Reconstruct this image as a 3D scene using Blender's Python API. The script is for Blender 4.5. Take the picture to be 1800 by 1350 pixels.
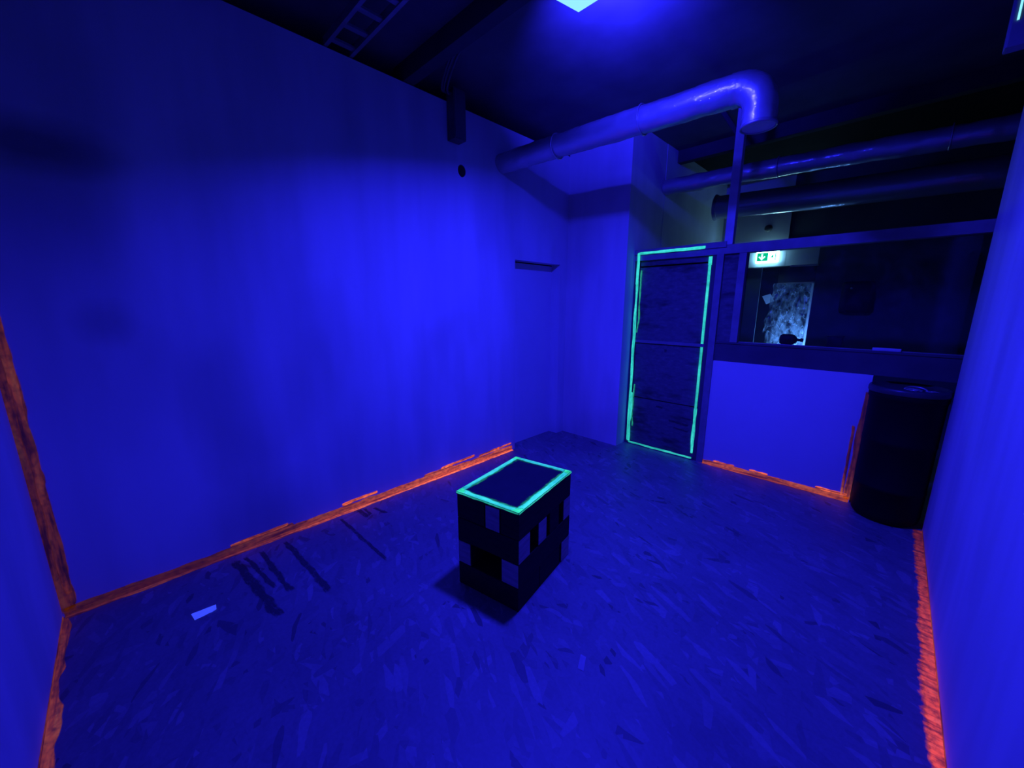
import bpy, bmesh, math, random
from mathutils import Vector, Matrix, noise

random.seed(7)
R = math.radians
scene = bpy.context.scene
COL = scene.collection
for _o in list(bpy.data.objects):
    bpy.data.objects.remove(_o)

# ------------------------------------------------------------------ camera
CAM_H = 1.6
cd = bpy.data.cameras.new('camera')
cam = bpy.data.objects.new('camera', cd)
COL.objects.link(cam)
cd.sensor_fit = 'HORIZONTAL'
cd.sensor_width = 36.0
cd.lens = 676.0 / 1800.0 * 36.0
cd.clip_start = 0.02
cam.location = (0, 0, CAM_H)
cam.rotation_euler = (R(90 - 11.7), 0, R(44.6))
scene.camera = cam

# ------------------------------------------------------------------ world
w = bpy.data.worlds.new('world')
scene.world = w
w.use_nodes = True
w.node_tree.nodes['Background'].inputs[0].default_value = (0.02, 0.02, 0.2, 1)
w.node_tree.nodes['Background'].inputs[1].default_value = 0.004

scene.view_settings.view_transform = 'Standard'
scene.view_settings.look = 'None'
scene.view_settings.gamma = 1.0
scene.view_settings.use_curve_mapping = False
scene.view_settings.exposure = 0.0
scene.cycles.use_denoising = True
scene.cycles.max_bounces = 8
scene.cycles.diffuse_bounces = 4
scene.cycles.caustics_reflective = False
scene.cycles.caustics_refractive = False

UV_BLUE = (0.0165, 0.0145, 1.0)


def area_light(name, loc, normal, size, power, color, spread=180.0, size_y=None):
    l = bpy.data.lights.new(name, 'AREA')
    l.shape = 'RECTANGLE' if size_y else 'SQUARE'
    l.size = size
    if size_y:
        l.size_y = size_y
    l.energy = power
    l.color = color
    l.spread = R(spread)
    o = bpy.data.objects.new(name, l)
    COL.objects.link(o)
    o.location = loc
    o.rotation_euler = Vector(normal).to_track_quat('-Z', 'Y').to_euler()
    return o


# the black-light flood under the ceiling (its housing is built further down)
LAMP = Vector((-1.25, 1.745, 3.05))
TILT = R(10)
LN = Vector((0.0, math.sin(TILT), -math.cos(TILT)))
area_light('flood_light', LAMP + LN * 0.036, LN, 0.16, 132.0, UV_BLUE, 160)
# uplight added beside the lamp to brighten the ceiling, no fixture of its own
area_light('added_uplight', LAMP + Vector((-0.01, 0.135, 0.03)), (-0.40, 1.0, 0.70), 0.16, 48.0, UV_BLUE, 95, 0.02)
# the cool bulb of the corridor behind the far doorway
pl = bpy.data.lights.new('corridor_light', 'POINT')
pl.energy = 42.0
pl.color = (0.11, 0.34, 1.0)
pl.shadow_soft_size = 0.05
plo = bpy.data.objects.new('corridor_light', pl)
COL.objects.link(plo)
plo.location = (-0.97, 7.16, 1.00)


# ------------------------------------------------------------------ materials
def mat(name):
    m = bpy.data.materials.new(name)
    m.use_nodes = True
    nt = m.node_tree
    b = nt.nodes['Principled BSDF']
    return m, nt, b


def N(nt, t, **kw):
    n = nt.nodes.new(t)
    for k, v in kw.items():
        setattr(n, k, v)
    return n


def texco(nt, scale=(1, 1, 1), rot=(0, 0, 0), loc=(0, 0, 0), out='Object'):
    tc = N(nt, 'ShaderNodeTexCoord')
    mp = N(nt, 'ShaderNodeMapping')
    mp.inputs['Scale'].default_value = scale
    mp.inputs['Rotation'].default_value = rot
    mp.inputs['Location'].default_value = loc
    nt.links.new(tc.outputs[out], mp.inputs['Vector'])
    return mp.outputs[0]


def ramp(nt, fac, stops):
    r = N(nt, 'ShaderNodeValToRGB')
    e = r.color_ramp.elements
    e[0].position, e[0].color = stops[0][0], (*stops[0][1], 1)
    e[1].position, e[1].color = stops[1][0], (*stops[1][1], 1)
    for p, c in stops[2:]:
        x = e.new(p)
        x.color = (*c, 1)
    nt.links.new(fac, r.inputs[0])
    return r.outputs[0]


def noise_tex(nt, vec, scale, detail=4, rough=0.55):
    n = N(nt, 'ShaderNodeTexNoise')
    n.inputs['Scale'].default_value = scale
    n.inputs['Detail'].default_value = detail
    n.inputs['Roughness'].default_value = rough
    nt.links.new(vec, n.inputs['Vector'])
    return n.outputs['Fac']


def mixc(nt, a, b, fac, mode='MIX'):
    m = N(nt, 'ShaderNodeMix', data_type='RGBA', blend_type=mode)
    if isinstance(fac, float):
        m.inputs[0].default_value = fac
    else:
        nt.links.new(fac, m.inputs[0])
    for i, s in ((6, a), (7, b)):
        if isinstance(s, tuple):
            m.inputs[i].default_value = (*s, 1)
        else:
            nt.links.new(s, m.inputs[i])
    return m.outputs[2]


def math_n(nt, op, a, b=None, clamp=False):
    m = N(nt, 'ShaderNodeMath', operation=op)
    m.use_clamp = clamp
    for i, s in ((0, a), (1, b)):
        if s is None:
            continue
        if isinstance(s, (float, int)):
            m.inputs[i].default_value = s
        else:
            nt.links.new(s, m.inputs[i])
    return m.outputs[0]


def bump(nt, b, h, strength=0.2, dist=0.01):
    bp = N(nt, 'ShaderNodeBump')
    bp.inputs['Strength'].default_value = strength
    bp.inputs['Distance'].default_value = dist
    nt.links.new(h, bp.inputs['Height'])
    nt.links.new(bp.outputs[0], b.inputs['Normal'])


def simple(name, col, rough=0.6, metal=0.0, var=0.15, scale=6.0, spec=0.5):
    m, nt, b = mat(name)
    v = texco(nt)
    f = noise_tex(nt, v, scale)
    lo = tuple(c * (1 - var) for c in col)
    hi = tuple(min(1, c * (1 + var)) for c in col)
    nt.links.new(ramp(nt, f, [(0.3, lo), (0.7, hi)]), b.inputs['Base Color'])
    b.inputs['Roughness'].default_value = rough
    b.inputs['Metallic'].default_value = metal
    b.inputs['Specular IOR Level'].default_value = spec
    return m


def wall_paint(name, base=0.74, seed=0.0, along=(1, 1, 1), patches=()):
    """white roller paint: vertical lap marks, a few darker patches"""
    m, nt, b = mat(name)
    v = texco(nt, scale=(along[0], along[1], 0.16), loc=(seed, seed * 2, 0))
    f1 = noise_tex(nt, v, 3.2, 3, 0.5)
    c1 = ramp(nt, f1, [(0.30, (base * 0.80,) * 3), (0.62, (base,) * 3)])
    v2 = texco(nt, scale=(1, 1, 0.6), loc=(seed * 3, 1, 2))
    f2 = noise_tex(nt, v2, 1.7, 2, 0.5)
    c2 = ramp(nt, f2, [(0.30, (0.84,) * 3), (0.50, (1.0,) * 3)])
    col = mixc(nt, c1, c2, 1.0, 'MULTIPLY')
    for (py, pz, wy, wz, depth, tilt) in patches:      # soft darker patches, (y, z) on the wall
        v4 = texco(nt, scale=(0, 1 / wy, 1 / wz), loc=(0, -py / wy, -pz / wz))
        if tilt:
            m0 = v4.node.inputs['Rotation']
            m0.default_value = (tilt, 0, 0)
        wn = N(nt, 'ShaderNodeTexNoise')
        wn.inputs['Scale'].default_value = 1.6
        nt.links.new(v4, wn.inputs['Vector'])
        v5 = mixc(nt, v4, wn.outputs['Color'], 0.18)
        g = N(nt, 'ShaderNodeVectorMath', operation='LENGTH')
        nt.links.new(v5, g.inputs[0])
        k = ramp(nt, g.outputs['Value'], [(0.25, (1 - depth,) * 3), (1.0, (1, 1, 1))])
        col = mixc(nt, col, k, 1.0, 'MULTIPLY')
    nt.links.new(col, b.inputs['Base Color'])
    b.inputs['Roughness'].default_value = 0.75
    b.inputs['Specular IOR Level'].default_value = 0.25
    v3 = texco(nt)
    bump(nt, b, noise_tex(nt, v3, 90, 2), 0.06, 0.003)
    return m


M_WALL = wall_paint('white_wall_paint', 0.62, 0.0, patches=[(-0.13, 2.32, 0.30, 0.13, 0.55, 0), (-0.09, 2.10, 0.22, 0.30, 0.18, 0), (-0.03, 1.52, 0.12, 0.12, 0.25, 0), (0.02, 1.32, 0.30, 0.55, 0.14, 0), (0.55, 0.18, 0.40, 0.35, 0.22, 0)])
M_WALL_R = wall_paint('white_wall_paint_smooth', 0.60, 5.3)
M_PANEL = simple('white_board', (0.58, 0.58, 0.58), 0.6, 0, 0.04, 2)
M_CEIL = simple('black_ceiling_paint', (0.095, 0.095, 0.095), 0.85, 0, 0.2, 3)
M_CEILB = simple('shade_darkened_black', (0.018, 0.018, 0.018), 0.9, 0, 0.2, 3, 0.1)  # ceiling black darkened further, stands in for the back room's lack of light
M_JOIST = simple('dark_joist_paint', (0.045, 0.045, 0.045), 0.8, 0, 0.25, 4)
M_DARK = simple('dark_grey_sheet_metal', (0.09, 0.09, 0.09), 0.55, 0.0, 0.2, 5)
M_STEEL = simple('galvanised_steel', (0.30, 0.30, 0.30), 0.45, 0.6, 0.2, 8)
M_BLACK = simple('black_plastic', (0.006, 0.006, 0.006), 0.6, 0, 0.2, 5, 0.12)
M_LID = simple('dark_lid_plastic', (0.05, 0.05, 0.05), 0.4, 0, 0.2, 5)
M_POST = simple('painted_timber_post', (0.46, 0.46, 0.46), 0.7, 0, 0.15, 9)
M_STILE = simple('grey_primed_timber', (0.20, 0.20, 0.20), 0.7, 0, 0.2, 7)
M_SILL = simple('unpainted_dark_board', (0.085, 0.085, 0.085), 0.8, 0, 0.2, 3, 0.2)
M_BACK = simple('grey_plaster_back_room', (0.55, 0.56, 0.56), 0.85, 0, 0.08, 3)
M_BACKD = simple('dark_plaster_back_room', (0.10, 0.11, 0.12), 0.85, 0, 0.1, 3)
M_LAMPH = simple('grey_lamp_enamel', (0.16, 0.16, 0.16), 0.5, 0, 0.1, 5)
M_HOLE = simple('shade_black_opening', (0.01, 0.01, 0.01), 0.9, 0, 0.1, 3)  # near-black that stands in for the shade in gaps and openings
M_TRIMW = simple('pale_door_trim', (0.62, 0.58, 0.52), 0.4, 0, 0.1, 6)
M_PAPER = simple('white_paper', (0.86, 0.86, 0.86), 0.7, 0, 0.03, 40)
# optical brightener in the paper glows under the black light
_pb = M_PAPER.node_tree.nodes['Principled BSDF']
_pb.inputs['Emission Color'].default_value = (0.05, 0.10, 1.0, 1)
_pb.inputs['Emission Strength'].default_value = 0.35


def beam_mat(name, col, var):
    m, nt, b = mat(name)
    v = texco(nt, scale=(1, 1, 6))
    f = noise_tex(nt, v, 9, 4)
    nt.links.new(ramp(nt, f, [(0.3, tuple(c * (1 - var) for c in col)), (0.7, tuple(c * (1 + var) for c in col))]), b.inputs['Base Color'])
    b.inputs['Roughness'].default_value = 0.75
    b.inputs['Specular IOR Level'].default_value = 0.25
    return m


M_BEAM = beam_mat('black_stained_timber', (0.014, 0.014, 0.014), 0.35)
M_ENDG = beam_mat('raw_pine_end_grain', (0.38, 0.38, 0.36), 0.2)
M_TOPB = simple('black_painted_board', (0.016, 0.016, 0.018), 0.6, 0, 0.2, 12, 0.3)


def osb_layers(nt, b, tone, contrast, rough, dark=True):
    """oriented strand board: overlapping elongated flakes in several directions"""
    col = None
    hs = None
    for i, (rz, sx, sy, lo, hi) in enumerate([(0.15, 7.0, 26.0, 0.45, 0.60), (-0.35, 8.0, 34.0, 0.52, 0.68),
                                              (1.35, 7.2, 28.0, 0.6, 0.76), (0.45, 9.0, 40.0, 0.55, 0.72)]):
        v0 = texco(nt, scale=(1, 1, 1), rot=(0, 0, rz), loc=(i * 3.7, i * 1.9, 0))
        nz = N(nt, 'ShaderNodeTexNoise')
        nz.inputs['Scale'].default_value = 2.4
        nt.links.new(v0, nz.inputs['Vector'])
        ad = mixc(nt, v0, nz.outputs['Color'], 0.07)
        mp = N(nt, 'ShaderNodeMapping')
        mp.inputs['Scale'].default_value = (sx, sy, 0.0)
        nt.links.new(ad, mp.inputs['Vector'])
        vo = N(nt, 'ShaderNodeTexVoronoi')
        vo.inputs['Scale'].default_value = 1.0
        vo.inputs['Randomness'].default_value = 1.0
        nt.links.new(mp.outputs[0], vo.inputs['Vector'])
        sep = N(nt, 'ShaderNodeSeparateColor')
        nt.links.new(vo.outputs['Color'], sep.inputs[0])
        t0, t1 = tone * (1 - contrast), tone * (1 + contrast)
        stops = [(0.0, (t0 * 0.5,) * 3), (0.035, (t0,) * 3), (0.3, (tone * 0.97,) * 3), (0.85, (tone * 1.03,) * 3), (0.97, (t1 * 1.15,) * 3)]
        if not dark:
            stops[0] = (0.0, (t0,) * 3)
        c = ramp(nt, sep.outputs[0], stops)
        if col is None:
            col = c
            hs = sep.outputs[1]
        else:
            mask = ramp(nt, sep.outputs[2], [(lo, (0, 0, 0)), (lo + 0.02, (1, 1, 1))])
            col = mixc(nt, col, c, mask)
            hs2 = N(nt, 'ShaderNodeMix', data_type='FLOAT')
            nt.links.new(mask, hs2.inputs[0])
            nt.links.new(hs, hs2.inputs[2])
            nt.links.new(sep.outputs[1], hs2.inputs[3])
            hs = hs2.outputs[0]
    v = texco(nt)
    f = noise_tex(nt, v, 1.6, 3)
    col = mixc(nt, col, ramp(nt, f, [(0.3, (0.80,) * 3), (0.65, (1.06,) * 3)]), 1.0, 'MULTIPLY')
    f2 = noise_tex(nt, v, 60, 3)
    col = mixc(nt, col, ramp(nt, f2, [(0.3, (0.88,) * 3), (0.7, (1.06,) * 3)]), 1.0, 'MULTIPLY')
    nt.links.new(col, b.inputs['Base Color'])
    b.inputs['Roughness'].default_value = rough
    bump(nt, b, hs, 0.05, 0.003)


M_FLOOR, _nt, _b = mat('strand_board_floor')
osb_layers(_nt, _b, 0.175, 0.19, 0.5)
_b.inputs['Specular IOR Level'].default_value = 0.65


def door_board_mat():
    m, nt, b = mat('dark_strand_board')
    v = texco(nt, scale=(1, 1, 2.2))
    f = noise_tex(nt, v, 16, 5, 0.65)
    c = ramp(nt, f, [(0.30, (0.09,) * 3), (0.55, (0.125,) * 3), (0.75, (0.17,) * 3)])
    v2 = texco(nt, scale=(1, 1, 3))
    f2 = noise_tex(nt, v2, 3.1, 3, 0.6)
    c = mixc(nt, c, ramp(nt, f2, [(0.30, (0.45,) * 3), (0.48, (1.0,) * 3)]), 1.0, 'MULTIPLY')
    nt.links.new(c, b.inputs['Base Color'])
    b.inputs['Roughness'].default_value = 0.8
    b.inputs['Specular IOR Level'].default_value = 0.2
    bump(nt, b, f, 0.15, 0.004)
    return m


M_DBOARD = door_board_mat()


def foil_mat(name, wrinkle=0.5, rough=0.12, base=0.5):
    m, nt, b = mat(name)
    b.inputs['Base Color'].default_value = (base, base, base, 1)
    b.inputs['Metallic'].default_value = 0.45
    b.inputs['Roughness'].default_value = 0.42
    b.inputs['Coat Weight'].default_value = 1.0
    b.inputs['Coat Roughness'].default_value = rough
    b.inputs['Coat IOR'].default_value = 2.0
    v = texco(nt, scale=(1.0, 1.6, 1.6))
    f = noise_tex(nt, v, 26, 3, 0.55)
    f2 = noise_tex(nt, v, 9, 2)
    h = math_n(nt, 'ADD', f, math_n(nt, 'MULTIPLY', f2, 1.5))
    bp = N(nt, 'ShaderNodeBump')
    bp.inputs['Strength'].default_value = wrinkle
    bp.inputs['Distance'].default_value = 0.0055
    nt.links.new(h, bp.inputs['Height'])
    nt.links.new(bp.outputs[0], b.inputs['Coat Normal'])
    return m


M_FOIL = foil_mat('crinkled_silver_foil', 1.0, 0.05, 0.40)
M_FOIL2 = foil_mat('dull_silver_foil', 0.4, 0.16, 0.36)


def glow_mat(name, hot, pink, thin, alpha_bias=0.0, streak=(3.0, 40.0), base=(0.8, 0.25, 0.1), strength=1.0, speck=0.30):
    """fluorescent paint: the pigment gives off light; 'glow_level' is how strongly it glows, with lamp falloff put in on the left strokes,
    'su' and 'sv' run along and across the stroke, 'edge' fades the dry-brushed rim"""
    m, nt, b = mat(name)
    nt.nodes.remove(b)
    out = nt.nodes['Material Output']

    def attr(a):
        n = N(nt, 'ShaderNodeAttribute')
        n.attribute_name = a
        return n.outputs['Fac']
    su, sv, glow_level, edge = attr('su'), attr('sv'), attr('glow_level'), attr('edge')
    cx = N(nt, 'ShaderNodeCombineXYZ')
    nt.links.new(math_n(nt, 'MULTIPLY', su, streak[0]), cx.inputs[0])
    nt.links.new(math_n(nt, 'MULTIPLY', sv, streak[1]), cx.inputs[1])
    f = noise_tex(nt, cx.outputs[0], 1.0, 4, 0.6)
    cx2 = N(nt, 'ShaderNodeCombineXYZ')
    nt.links.new(math_n(nt, 'MULTIPLY', su, 26.0), cx2.inputs[0])
    nt.links.new(math_n(nt, 'MULTIPLY', sv, 40.0), cx2.inputs[1])
    f2 = noise_tex(nt, cx2.outputs[0], 1.0, 3, 0.6)
    body = ramp(nt, f, [(0.36, thin), (0.52, hot), (0.70, pink)])
    body = mixc(nt, body, ramp(nt, f2, [(0.28, (speck,) * 3), (0.62, (1.15,) * 3)]), 1.0, 'MULTIPLY')
    em = N(nt, 'ShaderNodeEmission')
    nt.links.new(body, em.inputs[0])
    nt.links.new(math_n(nt, 'MULTIPLY', glow_level, strength), em.inputs[1])
    df = N(nt, 'ShaderNodeBsdfDiffuse')
    df.inputs[0].default_value = (*base, 1)
    ad = N(nt, 'ShaderNodeAddShader')
    nt.links.new(em.outputs[0], ad.inputs[0])
    nt.links.new(df.outputs[0], ad.inputs[1])
    tr = N(nt, 'ShaderNodeBsdfTransparent')
    mx = N(nt, 'ShaderNodeMixShader')
    # alpha = clamp((edge*1.6 + noise - 0.75) * 3)
    a = math_n(nt, 'MULTIPLY', edge, 1.7)
    a = math_n(nt, 'ADD', a, math_n(nt, 'MULTIPLY', f, 0.5))
    a = math_n(nt, 'ADD', a, math_n(nt, 'MULTIPLY', f2, 0.5))
    a = math_n(nt, 'ADD', a, -0.86 + alpha_bias)
    a = math_n(nt, 'MULTIPLY', a, 2.4, True)
    nt.links.new(a, mx.inputs[0])
    nt.links.new(tr.outputs[0], mx.inputs[1])
    nt.links.new(ad.outputs[0], mx.inputs[2])
    nt.links.new(mx.outputs[0], out.inputs[0])
    return m


M_ORANGE = glow_mat('orange_fluorescent_paint', (1.0, 0.15, 0.022), (1.0, 0.24, 0.08), (0.17, 0.022, 0.008), base=(0.35, 0.10, 0.06))
M_ORANGE_FLOOR = glow_mat('orange_fluorescent_paint_dragged', (1.0, 0.085, 0.035), (1.0, 0.14, 0.14), (0.22, 0.018, 0.02), -0.22, (38.0, 6.0), base=(0.4, 0.15, 0.05))
M_TEAL = glow_mat('green_fluorescent_paint', (0.035, 0.70, 0.50), (0.07, 0.80, 0.66), (0.015, 0.40, 0.26), 0.05, (4.0, 30.0), base=(0.05, 0.2, 0.13), speck=0.8)
M_TEAL_HAZE = glow_mat('green_fluorescent_overspray', (0.03, 0.62, 0.42), (0.05, 0.7, 0.5), (0.02, 0.4, 0.28), -0.42, (9.0, 40.0), base=(0.01, 0.02, 0.015), speck=0.7)
M_SMEAR = None


def smear_mat():
    m, nt, b = mat('dark_dry_brushed_paint')
    b.inputs['Base Color'].default_value = (0.05, 0.05, 0.05, 1)
    b.inputs['Roughness'].default_value = 0.7
    out = nt.nodes['Material Output']

    def attr(a):
        n = N(nt, 'ShaderNodeAttribute')
        n.attribute_name = a
        return n.outputs['Fac']
    su, sv, edge = attr('su'), attr('sv'), attr('edge')
    cx = N(nt, 'ShaderNodeCombineXYZ')
    nt.links.new(math_n(nt, 'MULTIPLY', su, 22.0), cx.inputs[0])
    nt.links.new(math_n(nt, 'MULTIPLY', sv, 60.0), cx.inputs[1])
    f = noise_tex(nt, cx.outputs[0], 1.0, 4, 0.65)
    a = math_n(nt, 'ADD', math_n(nt, 'MULTIPLY', edge, 0.95), math_n(nt, 'MULTIPLY', f, 1.5))
    a = math_n(nt, 'ADD', a, -1.18)
    a = math_n(nt, 'MULTIPLY', a, 2.0, True)
    a = math_n(nt, 'MULTIPLY', a, 0.85)
    tr = N(nt, 'ShaderNodeBsdfTransparent')
    mx = N(nt, 'ShaderNodeMixShader')
    nt.links.new(a, mx.inputs[0])
    nt.links.new(tr.outputs[0], mx.inputs[1])
    nt.links.new(b.outputs[0], mx.inputs[2])
    nt.links.new(mx.outputs[0], out.inputs[0])
    return m


M_SMEAR = smear_mat()


def emit(name, col, strength):
    m, nt, b = mat(name)
    b.inputs['Base Color'].default_value = (0.02, 0.02, 0.02, 1)
    b.inputs['Emission Color'].default_value = (*col, 1)
    b.inputs['Emission Strength'].default_value = strength
    return m


M_LENS = emit('black_light_lens', (0.016, 0.044, 1.0), 20.0)
M_LENS2 = emit('black_light_tube', (0.25, 0.8, 1.0), 1.2)
M_SIGNW = emit('backlit_white_acrylic', (0.36, 0.84, 1.0), 15.0)
M_SIGNC = emit('glowing_sign_body', (0.28, 0.72, 1.0), 16.0)
M_SIGNA = emit('backlit_pale_acrylic', (0.70, 1.0, 0.92), 1.6)
M_SIGNG = emit('backlit_green_acrylic', (0.0, 0.62, 0.28), 1.0)


def glass_mat(name, dirt=0.0, tint=(0.9, 0.95, 1.0), vec_scale=(1, 1, 1)):
    m, nt, b = mat(name)
    nt.nodes.remove(b)
    out = nt.nodes['Material Output']
    tr = N(nt, 'ShaderNodeBsdfTransparent')
    tr.inputs[0].default_value = (*tint, 1)
    gl = N(nt, 'ShaderNodeBsdfGlossy')
    gl.inputs['Roughness'].default_value = 0.03
    fr = N(nt, 'ShaderNodeFresnel')
    fr.inputs[0].default_value = 1.45
    mx = N(nt, 'ShaderNodeMixShader')
    nt.links.new(math_n(nt, 'MULTIPLY', fr.outputs[0], 0.6), mx.inputs[0])
    nt.links.new(tr.outputs[0], mx.inputs[1])
    nt.links.new(gl.outputs[0], mx.inputs[2])
    last = mx.outputs[0]
    if dirt > 0:
        v = texco(nt, scale=vec_scale)
        f = noise_tex(nt, v, 7, 6, 0.7)
        a = math_n(nt, 'MULTIPLY', ramp(nt, f, [(0.48, (0, 0, 0)), (0.75, (1, 1, 1))]), dirt)
        df = N(nt, 'ShaderNodeBsdfDiffuse')
        df.inputs[0].default_value = (0.6, 0.6, 0.6, 1)
        m2 = N(nt, 'ShaderNodeMixShader')
        nt.links.new(a, m2.inputs[0])
        nt.links.new(last, m2.inputs[1])
        nt.links.new(df.outputs[0], m2.inputs[2])
        last = m2.outputs[0]
    nt.links.new(last, out.inputs[0])
    return m


M_GLASS = glass_mat('window_glass', 0.02)


def sheet_mat():
    """wrinkled clear plastic film: scatters the light of the corridor behind it"""
    m, nt, b = mat('wrinkled_plastic_film')
    nt.nodes.remove(b)
    out = nt.nodes['Material Output']
    v = texco(nt, scale=(1.0, 1.0, 0.55))
    f = noise_tex(nt, v, 6.5, 4, 0.55)
    crease = math_n(nt, 'ABSOLUTE', math_n(nt, 'SUBTRACT', f, 0.5))
    f2 = noise_tex(nt, v, 17, 4, 0.6)
    base = ramp(nt, f2, [(0.36, (0.03,) * 3), (0.72, (0.55,) * 3)])
    lines = ramp(nt, crease, [(0.0, (0.6,) * 3), (0.012, (0.0,) * 3)])  # thin bright lines painted in for highlights along the wrinkles
    tl = N(nt, 'ShaderNodeBsdfTranslucent')
    nt.links.new(mixc(nt, base, lines, 1.0, 'ADD'), tl.inputs[0])
    gl = N(nt, 'ShaderNodeBsdfGlossy')
    gl.inputs['Roughness'].default_value = 0.25
    gl.inputs[0].default_value = (0.5, 0.5, 0.5, 1)
    tr = N(nt, 'ShaderNodeBsdfTransparent')
    tr.inputs[0].default_value = (0.7, 0.7, 0.7, 1)
    mx = N(nt, 'ShaderNodeMixShader')
    mx.inputs[0].default_value = 0.25
    nt.links.new(tl.outputs[0], mx.inputs[1])
    nt.links.new(gl.outputs[0], mx.inputs[2])
    m2 = N(nt, 'ShaderNodeMixShader')
    m2.inputs[0].default_value = 0.55
    nt.links.new(tr.outputs[0], m2.inputs[1])
    nt.links.new(mx.outputs[0], m2.inputs[2])
    nt.links.new(m2.outputs[0], out.inputs[0])
    return m


M_SHEET = sheet_mat()


def fold_mat():
    m, nt, b = mat('milky_plastic_fold')
    nt.nodes.remove(b)
    tl = N(nt, 'ShaderNodeBsdfTranslucent')
    tl.inputs[0].default_value = (0.95, 0.92, 0.85, 1)
    df = N(nt, 'ShaderNodeBsdfDiffuse')
    df.inputs[0].default_value = (0.7, 0.7, 0.7, 1)
    mx = N(nt, 'ShaderNodeMixShader')
    mx.inputs[0].default_value = 0.3
    nt.links.new(tl.outputs[0], mx.inputs[1])
    nt.links.new(df.outputs[0], mx.inputs[2])
    nt.links.new(mx.outputs[0], nt.nodes['Material Output'].inputs[0])
    return m


M_FOLD = fold_mat()


# ------------------------------------------------------------------ mesh helpers
def finish(name, bm, m, parent=None, smooth=False):
    bmesh.ops.recalc_face_normals(bm, faces=bm.faces)
    me = bpy.data.meshes.new(name)
    bm.to_mesh(me)
    bm.free()
    me.materials.append(m)
    if smooth:
        for p in me.polygons:
            p.use_smooth = True
    o = bpy.data.objects.new(name, me)
    COL.objects.link(o)
    if parent:
        o.parent = parent
        o.matrix_parent_inverse = parent.matrix_world.inverted()
    return o


def add_box(bm, x0, x1, y0, y1, z0, z1, bevel=0.0):
    vs = [bm.verts.new((x, y, z)) for x in (x0, x1) for y in (y0, y1) for z in (z0, z1)]
    idx = [(0, 1, 3, 2), (4, 6, 7, 5), (0, 4, 5, 1), (2, 3, 7, 6), (0, 2, 6, 4), (1, 5, 7, 3)]
    fs = [bm.faces.new([vs[i] for i in f]) for f in idx]
    if bevel > 0:
        es = set()
        for f in fs:
            es.update(f.edges)
        bmesh.ops.bevel(bm, geom=list(es), offset=bevel, segments=2, affect='EDGES', profile=0.6)
    return vs


def box(name, x0, x1, y0, y1, z0, z1, m, parent=None, bevel=0.0):
    bm = bmesh.new()
    add_box(bm, x0, x1, y0, y1, z0, z1, bevel)
    return finish(name, bm, m, parent)


def add_tube(bm, pts, radii, seg=24, cap=True):
    """swept circle along points"""
    pts = [Vector(p) for p in pts]
    if isinstance(radii, (int, float)):
        radii = [radii] * len(pts)
    rings = []
    up = None
    for i, p in enumerate(pts):
        if i == 0:
            t = pts[1] - p
        elif i == len(pts) - 1:
            t = p - pts[i - 1]
        else:
            t = (pts[i + 1] - pts[i - 1])
        t.normalize()
        if up is None:
            up = Vector((0, 1, 0)) if abs(t.y) < 0.9 else Vector((1, 0, 0))
        u = (up - t * up.dot(t)).normalized()
        up = u
        v = t.cross(u)
        ring = []
        for k in range(seg):
            a = 2 * math.pi * k / seg
            ring.append(bm.verts.new(p + (u * math.cos(a) + v * math.sin(a)) * radii[i]))
        rings.append(ring)
    for a, b in zip(rings, rings[1:]):
        for k in range(seg):
            bm.faces.new((a[k], a[(k + 1) % seg], b[(k + 1) % seg], b[k]))
    if cap:
        bm.faces.new(rings[0][::-1])
        bm.faces.new(rings[-1])
    return rings


def tube(name, pts, radii, m, parent=None, seg=24, cap=True, smooth=True):
    bm = bmesh.new()
    add_tube(bm, pts, radii, seg, cap)
    o = finish(name, bm, m, parent, smooth)
    return o


def add_lathe(bm, prof, center=(0, 0, 0), seg=40, cap=True):
    rings = []
    for r, z in prof:
        rings.append([bm.verts.new((center[0] + r * math.cos(2 * math.pi * k / seg),
                                    center[1] + r * math.sin(2 * math.pi * k / seg), center[2] + z)) for k in range(seg)])
    for a, b in zip(rings, rings[1:]):
        for k in range(seg):
            bm.faces.new((a[k], a[(k + 1) % seg], b[(k + 1) % seg], b[k]))
    if cap:
        bm.faces.new(rings[0][::-1])
        bm.faces.new(rings[-1])


def empty(name, loc, rz=0.0):
    o = bpy.data.objects.new(name, None)
    COL.objects.link(o)
    o.empty_display_size = 0.1
    o.location = loc
    o.rotation_euler = (0, 0, rz)
    bpy.context.view_layer.update()
    return o


def tag(o, label, cat, group=None):
    o['label'] = label
    o['category'] = cat
    if group:
        o['group'] = group
    return o


def struct(o):
    o['kind'] = 'structure'
    return o


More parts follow.
